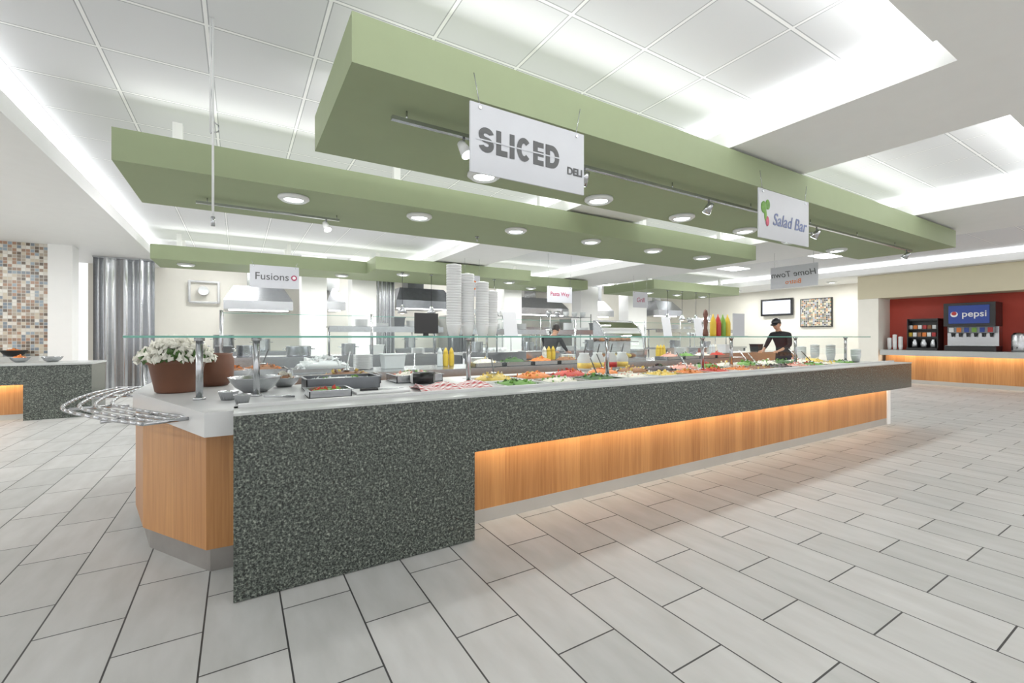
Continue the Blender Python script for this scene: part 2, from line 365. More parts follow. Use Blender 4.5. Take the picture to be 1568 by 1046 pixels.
b.box(.0,8.29,2.72,2.76,.9,.93,TOPW)
b.box(.3,8.2,4.9,5.75,.775,.9,STEEL)
b.box(1.27,8.11,2.75,3.9,.09,.775,WOOD); b.box(0.3,1.24,2.9,3.9,.09,.775,WOOD)
b.prism([(.3,2.9),(-.147,2.92),(-.49,3.47),(-.60,3.97),(-.6,4.85),(-.28,5.65),(.3,5.65)],.13,.775,WOOD)
b.prism([(.3,2.93),(-.13,2.945),(-.46,3.48),(-.565,3.98),(-.565,4.84),(-.25,5.62),(.3,5.62)],.0,.13,PLINTHD)
b.box(.3,8.1,2.748,3.9,.0,.09,PLINTH); b.box(8.11,8.22,2.74,3.95,0,.775,WHITE)
b.box(.3,8.1,4.95,5.7,0,.775,STEEL)
sc=b.done(.003)
area('under_counter_led',(4.7,2.635,.59),(math.radians(62),0,0),6.75,.025,17,sc,(1,.82,.6))

Z9=.9012
b=MB('sneeze_guard')
for x in (-.2,.1,1.6,3.12,4.61,5.17,6.67,8.18):
    b.cyl((x,3.3,Z9),(x,3.3,1.272),.019,.019,STEEL,16); b.cyl((x,3.3,Z9),(x,3.3,.915),.034,.03,STEEL,16); b.cyl((x,3.3,1.255),(x,3.3,1.2735),.028,.028,STEEL,16)
b.hpane(-.5,8.3,3.02,3.66,1.280,GLASS); b.box(-.5,8.3,3.013,3.02,1.275,1.2865,GEDGE); b.box(-.507,-.5,3.013,3.66,1.275,1.2865,GEDGE)
for x0,x1 in ((.12,1.58),(1.62,3.1),(3.14,4.59),(5.19,6.65),(6.69,8.16)):
    b.vpane(x0,x1,3.284,1.02,1.262,GLASS)
b.done()
b=MB('sneeze_guard')
for x in (-.15,1.4,3.0,4.6,6.2,7.8): b.cyl((x,5.6,Z9),(x,5.6,1.56),.018,.018,STEEL,14)
for x0,x1 in ((-.13,1.38),(1.42,2.98),(3.02,4.58),(4.62,6.18),(6.22,7.78)):
    b.vpane(x0,x1,5.6,1.1,1.53,GLASS); b.box(x0,x1,5.594,5.606,1.53,1.535,GEDGE)
b.hpane(-.1,7.8,5.3,5.59,1.275,GLASS); b.box(-.1,7.8,5.295,5.30,1.27,1.28,GEDGE)
b.done()

def rail_pts(off,z=.845):
    base=[(-.2,2.95),(-.42,3.3),(-.66,3.75),(-.72,4.1),(-.72,4.6),(-.66,4.95)]
    out=[]
    n=[(-.85,-.35),(-.87,-.45),(-.95,-.3),(-1,0),(-1,.05),(-.9,.3)]
    for (x,y),(nx,ny) in zip(base,n): out.append(Vector((x+nx*off,y+ny*off,z)))
    res=[]
    for i in range(len(out)-1):
        p0=out[max(i-1,0)];p1=out[i];p2=out[i+1];p3=out[min(i+2,len(out)-1)]
        for k in range(5):
            t=k/5; res.append(.5*((2*p1)+(p2-p0)*t+(2*p0-5*p1+4*p2-p3)*t*t+(3*p1-p0-3*p2+p3)*t**3))
    res.append(out[-1]); return res
b=MB('tray_slide_rail')
R=[rail_pts(o) for o in (.01,.09,.165,.24)]
for r in R: b.tube(r,.010,STEEL,8)
b.tube([R[0][0],R[3][0]],.010,STEEL,8); b.tube([R[0][-1],R[3][-1]],.010,STEEL,8)
for i in (5,12,19):
    b.tube([R[0][i]+Vector((.085,.02,-.03)),R[0][i]-Vector((0,0,.02)),R[3][i]-Vector((0,0,.02))],.010,STEEL,8)
b.done()

b=MB('flower_pot'); c=(-.36,3.86,Z9)
b.lathe(c,[(.115,0),(.125,.01),(.16,.19),(.172,.195),(.175,.235),(.16,.235),(.15,.2),(0,.2)],TERRA,28)
for _ in range(480):
    a=random.uniform(0,6.28); e=random.uniform(0,1)**.6; r=.22*e
    b.chip((c[0]+r*math.cos(a),c[1]+r*math.sin(a),c[2]+.235+.13*(1-e*e)+random.uniform(-.03,.02)),.027,FLOWW)
for _ in range(150):
    a=random.uniform(0,6.28); r=random.uniform(.1,.21)
    b.chip((c[0]+r*math.cos(a),c[1]+r*math.sin(a),c[2]+.225+random.uniform(-.01,.06)),.03,LEAF)
b.done()
b=MB('brown_crock'); c=(-.16,4.2,Z9); b.lathe(c,[(.09,0),(.13,.05),(.135,.2),(.12,.235),(.125,.25),(.11,.25),(.1,.2),(0,.19)],TERRA,24); b.done()

def bowl(x,y,z,r,m=STEEL,food=None,h=None,name='mixing_bowl'):
    h=h or r*.62
    b=MB(name); b.lathe((x,y,z),[(r*.45,0),(r*.75,h*.35),(r*.95,h*.8),(r,h),(r*1.04,h+.004),(r*.98,h-.004),(r*.9,h*.78),(r*.7,h*.36),(0,.008)],m,28)
    if food: b.heap(x-r*.75,x+r*.75,y-r*.75,y+r*.75,z+h*.7,.06,food,60,.02)
    return b.done()
def pan(x0,x1,y0,y1,z0,z1,food,m=STEEL,hh=.06,n=45,r=.018,name='food_pan',spoon=False):
    b=MB(name); t=.006
    b.box(x0,x1,y0,y1,z0,z0+.005,m); b.box(x0,x0+t,y0,y1,z0,z1,m); b.box(x1-t,x1,y0,y1,z0,z1,m); b.box(x0,x1,y0,y0+t,z0,z1,m); b.box(x0,x1,y1-t,y1,z0,z1,m)
    b.box(x0-.012,x1+.012,y0-.012,y0+t,z1,z1+.004,m); b.box(x0-.012,x1+.012,y1-t,y1+.012,z1,z1+.004,m); b.box(x0-.012,x0+t,y0+t,y1-t,z1,z1+.004,m); b.box(x1-t,x1+.012,y0+t,y1-t,z1,z1+.004,m)
    if food: b.heap(x0+.012,x1-.012,y0+.012,y1-.012,z1-.02,hh,food,n,r)
    if spoon:
        xc=(x0+x1)/2; p=Vector((xc,(y0+y1)/2,z1+hh*.6)); q=p+Vector((.06,.16,.14)); b.tube([p,q],.006,STEEL if random.random()<.5 else BLACK,8); b.sphere(p,(.03,.035,.012),STEEL,10,6)
    return b.done(merge=False)
bowl(.1,3.58,Z9,.16); bowl(.3,3.83,Z9,.11,STEEL,[F_BR,F_WH])
bowl(-.02,4.75,Z9,.13,STEEL,[F_BR,F_OR])
pan(.4,.9,3.36,3.66,Z9,.985,[CLEARP,F_GRN,CLEARP],STEELD,.02,20)
pan(.5,1.0,3.7,3.92,Z9,.97,[F_BR,F_YEL],STEEL,.07,spoon=True)
pan(1.1,1.5,3.6,3.9,Z9,.96,[F_WH,F_PK,F_GRN],STEEL,.06,spoon=True)
pan(.0,.42,5.0,5.35,Z9,.96,[F_BR,F_OR],STEEL,.08,spoon=True)
pan(.37,.62,2.98,3.2,Z9,.945,[F_GRN,F_RED],STEEL,.03,30)
b=MB('cutting_board'); b.box(.66,1.02,3.03,3.26,Z9,.915,WPLAST); b.done(.003)
b=MB('chef_knife'); b.box(.7,.82,3.1,3.122,.9155,.93,BLACK); b.faces([(.82,3.1,.92),(1.0,3.11,.92),(.82,3.14,.92),(.82,3.1,.923),(1.0,3.11,.923),(.82,3.14,.923)],[(0,2,1),(3,4,5),(0,1,4,3),(1,2,5,4),(2,0,3,5)],STEEL); b.done()
for x,y,r in ((-.05,3.2,.055),(.02,2.98,.045)):
    b=MB('sauce_cup'); b.lathe((x,y,Z9),[(r*.7,0),(r,.05),(r*1.05,.052),(r*.9,.048),(0,.035)],STEEL,18); b.done()
b=MB('serving_tongs'); b.tube([(.13,3.02,.93),(.3,3.1,.908)],.006,STEEL,8); b.tube([(.13,3.02,.93),(.28,3.16,.908)],.006,STEEL,8); b.done()
b=MB('checked_cloth'); n=16
vs=[];fs=[]
for i in range(n+1):
    for j in range(7):
        vs.append((1.04+.56*i/n+.05*j/6,2.84+.42*j/6,.910+.05*max(0,math.sin(i*.9+j*.7))*max(0,math.sin(j*.55))))
for i in range(n):
    for j in range(6): fs.append((i*7+j,(i+1)*7+j,(i+1)*7+j+1,i*7+j+1))
b.faces(vs,fs,STRIPE,True); o=b.done(); sm=o.modifiers.new('thick','SOLIDIFY'); sm.thickness=.004
b=MB('black_shaker'); b.cyl((1.2,3.47,.952),(1.34,3.39,.952),.05,.05,BLACK,20); b.cyl((1.18,3.482,.952),(1.2,3.47,.952),.035,.05,WPLAST,20); b.done()
b=MB('plastic_bag_pile'); b.heap(.48,1.05,5.0,5.28,.95,.12,[CLEARP,WPLAST,CLEARP],90,.045); b.box(.47,1.06,4.99,5.29,.902,.95,STEEL); b.done(merge=False)
foods=[[F_GRN,F_GRN,F_DK],[F_RED,F_RED,F_OR],[F_WH,F_YEL],[F_OR,F_OR,F_YEL],[F_GRN,F_DK,F_RED],[F_YEL,F_WH],[F_PK,F_PK,F_WH],[F_WH,F_PK],[F_PUR,F_PUR,F_DK],[F_DK,F_GRN],[F_BR,F_YEL],[F_WH,F_GRN],[F_OR,F_WH]]
k=0
for i in range(14):
    x0=1.79+i*.443
    for y0,y1 in ((3.0,3.36),(3.4,3.76)):
        pan(x0,x0+.40,y0,y1,.8015,.895,foods[(k*5+i)%13],WPLAST if (i%3==0) else STEEL,.09 if (k%2) else .06,60,spoon=(k%3==1)); k+=1
for i in range(12):
    x0=2.5+i*.44
    if 4.55<x0+.4 and x0<5.6: continue
    pan(x0,x0+.38,4.95,5.22,Z9,.95,foods[(i*7+2)%13],STEEL,.09,50)
def plates(x,y,z,n,r=.13):
    b=MB('plate_stack')
    for i in range(n): b.lathe((x,y,z+.001+i*.012),[(r*.5,0),(r,.012),(r,.015),(r*.5,.006),(0,.006)],WPLAST,20)
    b.done()
def binn(x,y,z,w,d,h,m=WPLAST):
    b=MB('storage_bin'); b.frustum((x-w/2*.88,x+w/2*.88,y-d/2*.88,y+d/2*.88),(x-w/2,x+w/2,y-d/2,y+d/2),z,z+h,m); b.box(x-w/2-.01,x+w/2+.01,y-d/2-.01,y+d/2+.01,z+h,z+h+.015,m); b.done(.003)
def squeeze(x,y,z,m):
    b=MB('squeeze_bottle'); b.lathe((x,y,z),[(.032,0),(.035,.01),(.035,.15),(.028,.17),(.03,.172),(.03,.19),(.006,.24),(0,.24)],m,16); b.done()
for i,x in enumerate((1.25,1.6,2.3,2.75,3.6,3.95,4.3,5.8,6.4,6.9,7.4,7.9)):
    if i%3==0: plates(x,5.4,Z9,random.randint(8,16),.11)
    elif i%3==1: binn(x,5.4,Z9,.26,.2,.16,random.choice([WPLAST,CLEARP,STEEL]))
    else:
        for q in range(3): squeeze(x-.08+.08*q,5.42,Z9,random.choice([F_WH,YELP,F_WH,CLEARP]))
for i,(x,m) in enumerate(((3.3,F_WH),(3.5,F_YEL),(3.70,F_WH),(3.88,F_OR))):
    b=MB('dressing_jar'); b.lathe((x,3.86,Z9),[(.06,0),(.075,.03),(.075,.14),(.05,.18),(.055,.2),(.0,.2)],CLEARP,20); b.lathe((x,3.86,Z9),[(.0765,.03),(.0765,.09)],REDP if i==2 else F_YEL,20)
    b.cyl((x,3.86,1.1),(x+.03,3.86,1.2),.006,.006,BLACK,8); b.done()
def stack(x,y,z,r,n,m=WPLAST,step=.03,name='foam_cup_stack'):
    b=MB(name); b.lathe((x,y,z),[(r*.7,0),(r*.98,.09),(r,.1)],m,20)
    for i in range(n): b.lathe((x,y,z+.1+i*step-.004),[(r*.97,0),(r,step*.5),(r*1.012,step*.8),(r*.98,step)],m,20)
    b.lathe((x,y,z+.1+n*step-.006),[(r*.93,0),(r*.4,.01),(0,.012)],m,20)
    return b.done()
ZS=1.288
stack(1.56,3.5,ZS,.064,23,step=.022); stack(1.70,3.53,ZS,.060,20,step=.022); stack(1.83,3.5,ZS,.058,17,step=.022)
stack(1.96,3.56,ZS,.052,14,step=.022)
for x,y,n in ((8.02,3.1,3),(8.16,3.5,5),(7.98,3.85,4),(8.2,3.75,5)): stack(x,y,Z9,.065,n,CLEARP,name='lidded_container_stack')
b=MB('pepper_mill'); b.lathe((4.95,3.5,ZS),[(.03,0),(.035,.03),(.02,.1),(.028,.19),(.018,.22),(.03,.27),(.02,.32),(0,.335)],fm('walnut',(90,50,35)),18); b.done()
for i,m in enumerate((YELP,REDP,GRNP,YELP)):
    b=MB('condiment_bottle'); x=5.1+.1*i; b.lathe((x,3.5,ZS),[(.034,0),(.038,.02),(.038,.17),(.025,.22),(.01,.25),(.006,.28),(0,.28)],m,18); b.done()
b=MB('acrylic_card_holder'); b.box(5.52,5.78,3.5,3.506,ZS,ZS+.3,SIGNM); b.box(5.52,5.78,3.45,3.56,ZS,ZS+.006,CLEARP); b.done()

b=MB('curved_deli_case')
x0,x1=4.7,5.5; pr=[(5.0,.95),(4.98,1.1),(5.02,1.3),(5.12,1.45),(5.22,1.52),(5.28,1.53)]
v=[(x0,y,z) for y,z in pr]+[(x1,y,z) for y,z in pr]; n=len(pr)
b.faces(v,[(i,i+1,n+i+1,n+i) for i in range(n-1)],GLASS,True)
for x in (x0,x1): b.tube([(x,y,z) for y,z in pr],.012,STEEL,8)
b.box(x0,x1,4.95,5.29,Z9,.95,STEEL); b.box(x0,x1,5.275,5.29,.95,1.54,STEEL); b.box(x0+.02,x1-.02,5.08,5.27,1.2,1.21,STEEL)
for i in range(6): b.sphere((4.8+.11*i,5.19,1.235),(.05,.05,.03),F_BR,12,8)
for i in range(7): b.sphere((4.8+.1*i,5.15,.985),(.05,.08,.035),[F_BR,F_OR,F_YEL][i%3],12,8)
b.done(merge=False)
for x in (3.3,6.6,7.5):
    b=MB('menu_card_stand'); mt=Matrix.Translation((x,5.42,1.283))@Matrix.Rotation(math.radians(-10),4,'X'); b.box(-.11,.11,0,.006,0.01,.36,SIGNM,mt); b.box(-.11,.11,-.05,.06,0,.01,STEEL,Matrix.Translation((x,5.42,1.283))); b.done()
b=MB('pos_monitor'); mt=Matrix.Translation((2.05,5.43,1.283))@Matrix.Rotation(.2,4,'Z'); b.box(-.17,.17,0,.03,.04,.3,BLACK,mt); b.box(-.03,.03,.01,.05,.0,.1,BLACK,mt); b.box(-.1,.1,-.05,.08,0,.012,BLACK,mt); b.done(.004)

b=MB('ceiling_cable_drop'); b.cyl((-.14,3.5,2.0),(-.14,3.5,CZ-.001),.007,.007,WPLAST,8); b.cyl((-.155,3.5,2.6),(-.155,3.5,CZ-.001),.005,.005,WPLAST,8)
b.cyl((-.14,3.5,2.0),(-.14,3.5,2.06),.012,.012,STEEL,10); b.tube([(-.155,3.5,2.6),(-.11,3.5,2.62),(-.11,3.5,2.66),(-.14,3.5,2.68)],.004,STEEL,6); b.done()

# ---------------- signs ----------------
def sign(cx,cy,z0,z1,w,lines,top):
    b=MB('hanging_sign'); R=Matrix.Translation((cx,cy,0))
    b.box(-w/2,w/2,-.006,.006,z0,z1,SIGNM,R)
    for s in (-.85,.85):
        p=R@Vector((s*w/2,0,z1)); q=R@Vector((s*w/2*1.1,0,top)); b.cyl(p,q,.003,.003,STEEL,6)
        b.cyl(R@Vector((s*w/2,-.012,z1-.025)),R@Vector((s*w/2,.012,z1-.025)),.012,.012,STEEL,10)
    o=b.done()
    for (t,sz,dx,z,m,off,sh) in lines:
        text(t,sz,R@Vector((dx,-.009,z)),(R90,0,0),m,o,.001,off,shear=sh)
    return o
o=sign(1.655,2.47,2.29,2.72,.90,[('DELI',.07,.365,2.435,GREYT,.002,0)],2.9)
# heavy block lettering cut as flat strokes
b=MB('block_lettering'); yL=2.4622; H=.155; T=.036
def bar(x0,x1,z0,z1): b.box(x0,x1,yL-.001,yL+.001,z0,z1,GREYT)
def arc(cx,cz,rx,rz,a0,a1,n=18):
    vs=[]
    for i in range(n+1):
        a=math.radians(a0+(a1-a0)*i/n)
        for k in (-1,1): vs.append((cx+(rx+k*T/2)*math.cos(a),yL-.001,cz+(rz+k*T/2)*math.sin(a)))
    b.faces(vs,[(2*i,2*i+1,2*i+3,2*i+2) for i in range(n)],GREYT)
z0=2.425; x=1.262; g=.017
w=.108; r=(H/2-T/2)/2; arc(x+w/2,z0+H/2+r,w/2-T/2,r,15,270); arc(x+w/2,z0+H/2-r,w/2-T/2,r,90,-165); x+=w+g
w=.082; bar(x,x+T,z0,z0+H); bar(x+T,x+w,z0,z0+T); x+=w+g
bar(x,x+T,z0,z0+H); x+=T+g
w=.112; arc(x+w/2,z0+H/2,w/2-T/2,H/2-T/2,42,318); x+=w+g
w=.084; bar(x,x+T,z0,z0+H)
for q in (0,(H-T)/2,H-T): bar(x+T,x+w,z0+q,z0+q+T*.95)
x+=w+g
w=.114; bar(x,x+T,z0,z0+H); bar(x+T,x+w*.45,z0,z0+T); bar(x+T,x+w*.45,z0+H-T,z0+H); arc(x+w*.45,z0+H/2,w*.55-T/2,H/2-T/2,-90,90)
b.done(parent=o,merge=False)
b=MB('letter_slash'); b.faces([(1.24,2.4595,2.494),(1.90,2.4595,2.502),(1.90,2.4595,2.510),(1.24,2.4595,2.502)],[(0,1,2,3)],SIGNM); b.done(parent=o)
o=sign(4.78,2.47,2.25,2.73,.95,[('Salad Bar',.175,.09,2.45,BLUET,.001,.25)],2.9)
b=MB('veggie_logo'); b.sphere((4.39,2.462,2.55),(.05,.006,.06),F_GRN,12,8); b.sphere((4.46,2.462,2.585),(.04,.006,.05),F_GRN,12,8); b.sphere((4.42,2.462,2.48),(.022,.006,.06),GRNP,12,8); b.sphere((4.45,2.46,2.42),(.03,.006,.05),fm('beet',(200,90,110)),12,8); b.done(parent=o)
o=sign(.62,10.0,2.24,2.68,.86,[('Fusions',.2,-.05,2.46,GREYT,.001,0)],2.76)
b=MB('swirl_logo'); b.sphere((.96,9.99,2.46),(.055,.006,.055),MAGM,14,8); b.sphere((.96,9.985,2.46),(.032,.006,.032),WPLAST,14,8); b.done(parent=o)
sign(4.55,9.2,2.2,2.68,.4,[('C',.3,0,2.45,ORNG,.004,0)],3.06)
sign(6.9,9.0,2.14,2.54,.78,[('Pasta Way',.14,0,2.35,MAGM,.001,0)],CZ)
sign(10.1,9.3,2.14,2.6,.6,[('Grill',.19,0,2.36,MAGM,.001,.2)],3.06)
b=MB('hanging_sign'); b.box(9.744,9.756,4.4,5.32,2.30,2.75,SIGNM)
for y in (4.48,5.24): b.cyl((9.75,y,2.75),(9.75,y,3.06),.003,.003,STEEL,6)
o=b.done()
text('Home Town',.17,(9.742,4.86,2.58),(R90,0,R90),GREYT,o,.001,.001,shear=.2)
text('Bistro',.13,(9.742,4.86,2.42),(R90,0,R90),ORNG,o,.001,.001)

# ---------------- kitchen back ----------------
for x0,x1,y in ((1.36,1.96,12.4),(2.52,3.15,12.1),(7.1,7.75,12.1),(10.2,11.0,12.1),(12.5,13.5,12.1)):
    b=MB('kitchen_column'); b.box(x0,x1,y,y+.5,0,CZ if not(8.46<x0<10.7) else 3.06,WHITE); b.done(.01)
def hood(x0,x1,y0,y1,z=2.0,m=STEEL):
    xc=(x0+x1)/2
    b=MB('exhaust_hood'); b.frustum((x0,x1,y0,y1),(x0+.2,x1-.2,y0+.35,y1),z+.22,z+.6,m); b.box(x0,x1,y0,y1,z,z+.22,m); b.box(xc-.25,xc+.25,y1-.6,y1-.1,z+.6,CZ-.001 if not(3.95<xc<5.28 or 8.46<xc<10.7) else 3.059,m)
    b.box(x0+.1,x1-.1,y0+.2,y0+.32,z-.02,z,FILLHOOD); return b.done(.004)
hood(-.3,1.2,12.7,14.2,1.95); hood(2.0,2.48,12.7,14.2,2.0); hood(3.75,5.5,12.3,13.8,2.1,STEELD); hood(7.9,10.1,12.65,14.1,2.05); hood(11.2,12.3,12.65,13.6,2.05); hood(13.7,15.1,11.7,13.0,2.1)
def curtain(x0,x1,y,z0,z1,amp=.05,wl=.16,m=STEEL,name='metal_mesh_curtain'):
    b=MB(name); n=int((x1-x0)/.02); vs=[];fs=[]
    for i in range(n+1):
        x=x0+(x1-x0)*i/n; yy=y+amp*math.sin(2*math.pi*(x-x0)/wl)*(1+.5*math.sin(x*9))
        vs+= [(x,yy,z0),(x,yy,z1)]
    for i in range(n): fs.append((2*i,2*i+2,2*i+3,2*i+1))
    b.faces(vs,fs,m,True); b.box(x0,x1,y-.07,y+.07,z1-.03,z1,STEEL); return b.done()
curtain(-2.72,-1.65,13.2,.0,3.055,.06,.3); curtain(3.2,3.7,12.3,.0,3.055,.04,.1)
def station(x0,x1,y0,y1,zt=.92,m=STEEL,shelf=None,name='stainless_prep_counter'):
    b=MB(name); b.box(x0,x1,y0,y1,zt-.05,zt,m)
    for x in (x0+.05,x1-.05):
        for y in (y0+.05,y1-.05): b.cyl((x,y,0),(x,y,zt-.05),.025,.025,m,12)
    b.box(x0+.03,x1-.03,y0+.03,y1-.03,.25,.28,m)
    b.box(x0+.03,x1-.03,y0+.06,y0+.08,.28,zt-.05,m)
    if shelf:
        for x in (x0+.05,(x0+x1)/2,x1-.05): b.cyl((x,y1-.06,zt),(x,y1-.06,shelf),.018,.018,m,10)
        b.box(x0,x1,y1-.4,y1,shelf,shelf+.03,m); b.box(x0,x1,y1-.4,y1-.38,shelf-.08,shelf,m)
    return b.done()
station(-1.2,1.2,8.3,9.0,.95); station(1.4,3.6,8.3,9.0,.95,shelf=1.45); station(3.9,6.2,8.3,9.0,.95,shelf=1.42)
station(6.5,9.2,8.3,9.0,.95,shelf=1.42); station(10.9,15,9.0,9.8,.95,shelf=1.5)
station(-1.0,1.2,12.7,13.5); station(3.8,5.3,12.6,13.4,.95,shelf=1.6); station(7.9,10.1,12.7,13.5,.95,shelf=1.6); station(9.0,12.5,6.0,6.7,.92)
def pot(x,y,z,r,h,m=STEEL):
    b=MB('stock_pot'); b.lathe((x,y,z+.001),[(r*.95,0),(r,.02),(r,h),(r*1.04,h+.005),(r*.96,h+.01),(r*.93,h-.02),(0,h-.03)],m,24)
    for s in (-1,1): b.tube([(x+s*r,y-.05,z+h*.75),(x+s*(r+.05),y-.05,z+h*.75),(x+s*(r+.05),y+.05,z+h*.75),(x+s*r,y+.05,z+h*.75)],.008,m,6)
    b.done()
for x,y,z,r,h in ((-.6,8.65,.95,.16,.24),(.1,8.7,.95,.13,.18),(.9,8.6,.95,.2,.16),(1.7,8.45,.95,.12,.2),(4.3,8.45,.95,.12,.22),(5.6,8.45,.95,.12,.2),(7.4,8.45,.95,.12,.25),(8.5,8.45,.95,.12,.2),(11.5,9.2,.95,.15,.22),(13,9.2,.95,.16,.18),(-.3,13,.92,.22,.4),(.5,13,.92,.2,.3),(4.3,12.8,.95,.16,.35),(8.4,12.9,.95,.16,.35),(9.4,12.9,.95,.16,.3)): pot(x,y,z,r,h)
for x,y,z in ((2.0,8.78,1.48),(2.4,8.78,1.48),(3.0,8.78,1.48),(4.4,8.78,1.45),(4.9,8.78,1.45),(5.6,8.78,1.45),(7.0,8.78,1.45),(7.5,8.78,1.45),(8.2,8.78,1.45),(8.7,8.78,1.45),(3.0,8.45,.95),(6.8,8.45,.95),(12,9.58,1.53),(12.6,9.58,1.53),(14,9.58,1.53)): plates(x,y,z,random.randint(5,14))
for x,y,z in ((2.7,8.75,1.48),(5.25,8.75,1.45),(7.85,8.75,1.45),(2.2,8.45,.95),(-.2,8.45,.95),(7.9,8.45,.95),(9.6,6.3,.92),(10.9,6.3,.92),(13.3,9.55,1.53)): binn(x,y,z+.001,.22,.22,.17,random.choice([WPLAST,STEELD,CLEARP,BLACK]))
for x in (3.2,3.9,5.6,11.6,12.3,13.0,13.7):
    b=MB('heat_lamp'); y=10.05 if x<8 else 9.55; b.cyl((x,y,2.7545),(x,y,2.0),.006,.006,BLACK,8); b.cyl((x,y,2.7548),(x,y,2.73),.04,.04,STEEL,12); b.lathe((x,y,1.82),[(.11,0),(.09,.07),(.04,.15),(.025,.19),(0,.19)],STEEL,18); b.sphere((x,y,1.84),(.05,.05,.04),WARM,12,8); b.done()
def rack(x0,x1,y0,y1,h,n,name='wire_shelf_rack'):
    b=MB(name)
    for x in (x0,x1):
        for y in (y0,y1): b.cyl((x,y,0),(x,y,h),.014,.014,STEEL,8)
    for i in range(n):
        z=.25+(h-.35)*i/(n-1); k=int((x1-x0)/.08)
        for j in range(k+1): b.cyl((x0+(x1-x0)*j/k,y0,z),(x0+(x1-x0)*j/k,y1,z),.004,.004,STEEL,5)
        b.cyl((x0,y0,z),(x1,y0,z),.007,.007,STEEL,6); b.cyl((x0,y1,z),(x1,y1,z),.007,.007,STEEL,6)
        for q in range(5):
            x=x0+.12+(x1-x0-.24)*q/4; b.lathe((x,(y0+y1)/2,z+.007),[(.05,0),(.09,.08),(.095,.16),(.085,.16),(0,.1)],random.choice([STEEL,WPLAST,CLEARP]),12)
    b.done()
rack(8.0,9.6,10.9,11.4,2.0,4); rack(5.7,6.8,11.2,11.7,2.0,4); rack(13.8,15.0,10.2,10.8,1.9,4)
def fridge(x0,x1,y0,y1,h=2.0):
    b=MB('stainless_refrigerator'); b.box(x0,x1,y0,y1,.1,h,STEEL); mid=(x0+x1)/2
    b.box(x0+.02,mid-.01,y0-.03,y0,.2,h-.15,STEELD); b.box(mid+.01,x1-.02,y0-.03,y0,.2,h-.15,STEELD); b.cyl((mid-.05,y0-.06,.9),(mid-.05,y0-.06,1.4),.012,.012,STEEL,8); b.cyl((mid+.05,y0-.06,.9),(mid+.05,y0-.06,1.4),.012,.012,STEEL,8)
    for x in (x0+.06,x1-.06):
        for y in (y0+.06,y1-.06): b.cyl((x,y,0),(x,y,.1),.025,.025,BLACK,8)
    b.done(.004)
fridge(5.9,6.9,13.75,14.5); fridge(11.1,12.3,13.75,14.5,2.0)
b=MB('wall_pipe_frame'); b.tube([(-1.1,14.5,2.2),(-1.1,14.5,2.75),(-.45,14.5,2.75),(-.45,14.5,2.2),(-1.1,14.5,2.2)],.03,WPLAST,8)
b.cyl((-.78,14.3,2.5),(-.78,14.59,2.5),.12,.12,STEEL,16); b.done()

# left counter
b=MB('pizza_station_counter'); b.box(-2.8,-2.02,9.72,9.76,.0,.84,GRAN); b.box(-2.05,-2.02,9.76,10.6,0,.84,GRAN); b.box(-6,-2.8,9.72,9.76,.55,.84,GRAN); b.box(-6,-2.0,9.7,10.6,.84,.87,LEDGE)
b.box(-6,-2.06,9.95,10.6,0.08,.84,WOOD); b.box(-6,-2.06,9.96,10.6,0,.08,PLINTH); o=b.done()
area('under_counter_led',(-4.4,9.83,.6),(math.radians(55),0,0),3.1,.025,14,o,(1,.82,.6))
bowl(-3.4,10.2,.8712,.16,BLACK,[F_BR]); bowl(-2.6,10.2,.8712,.13,STEEL); bowl(-3.0,10.3,.8712,.12,STEEL,[F_OR]); pan(-4.2,-3.75,10.0,10.4,.8712,.94,[F_GRN,F_RED])
b=MB('back_serving_shelf'); b.box(-6,-3.12,11.55,11.99,0,.92,LEDGE); b.done(.005)
bowl(-3.5,11.75,.9212,.18,BLACK,[F_OR]); bowl(-3.9,11.75,.9212,.14,STEEL)

# ---------------- right: TV, art, beverage ----------------
b=MB('wall_television'); b.box(17.36,17.42,8.68,9.86,2.08,2.72,BLACK); b.box(17.355,17.36,8.76,9.78,2.15,2.65,SCREEN); b.box(17.42,17.499,9.1,9.4,2.3,2.5,BLACK)
b.box(17.35,17.355,9.15,9.5,2.35,2.52,WPLAST); b.done()
b=MB('mosaic_artwork'); b.box(17.44,17.499,7.43,8.46,1.63,2.65,BLACK); b.box(17.43,17.44,7.46,8.43,1.66,2.62,mosaic_mat('art_mosaic',1,.06,[srgb(*c) for c in ((125,115,100),(205,195,165),(110,125,105),(75,75,80),(180,135,100),(160,165,175))])); b.done()
b=MB('beverage_counter'); b.box(15.6,16.44,-3,5.45,.87,.914,LEDGE); b.box(15.6,15.64,-3,5.45,.77,.87,LEDGE); b.box(15.85,16.44,-3,5.4,.1,.87,WOOD); b.box(15.84,16.44,-3,5.4,0,.1,PLINTH); o=b.done(.003)
area('under_counter_led',(15.70,1.2,.83),(0,math.radians(-50),0),.025,8.2,28,o,(1,.82,.6))
b=MB('soda_fountain')
b.box(15.85,16.4,3.2,4.15,.9155,1.05,BLACK); b.box(16.1,16.4,3.2,4.15,1.05,1.55,STEEL); b.box(15.8,16.4,3.2,4.15,1.55,2.15,BLACK)
b.box(15.785,15.8,3.3,4.05,1.62,2.08,BLUEP); b.box(15.95,16.1,3.24,4.11,1.38,1.55,STEELD)
for i in range(6):
    y=3.32+.142*i; b.cyl((16.02,y,1.28),(16.02,y,1.4),.02,.03,BLACK,10); b.box(15.93,15.95,y-.045,y+.045,1.4,1.52,[REDP,BLUEP,GRNP,BLUEP,ORNG,WPLAST][i])
b.box(15.84,16.1,3.22,4.13,1.05,1.06,STEEL)
o=b.done(.006)
b=MB('round_logo'); b.cyl((15.778,3.94,1.86),(15.785,3.94,1.86),.07,.07,WPLAST,20); b.cyl((15.776,3.94,1.88),(15.778,3.94,1.88),.05,.05,REDP,20); b.done(parent=o)
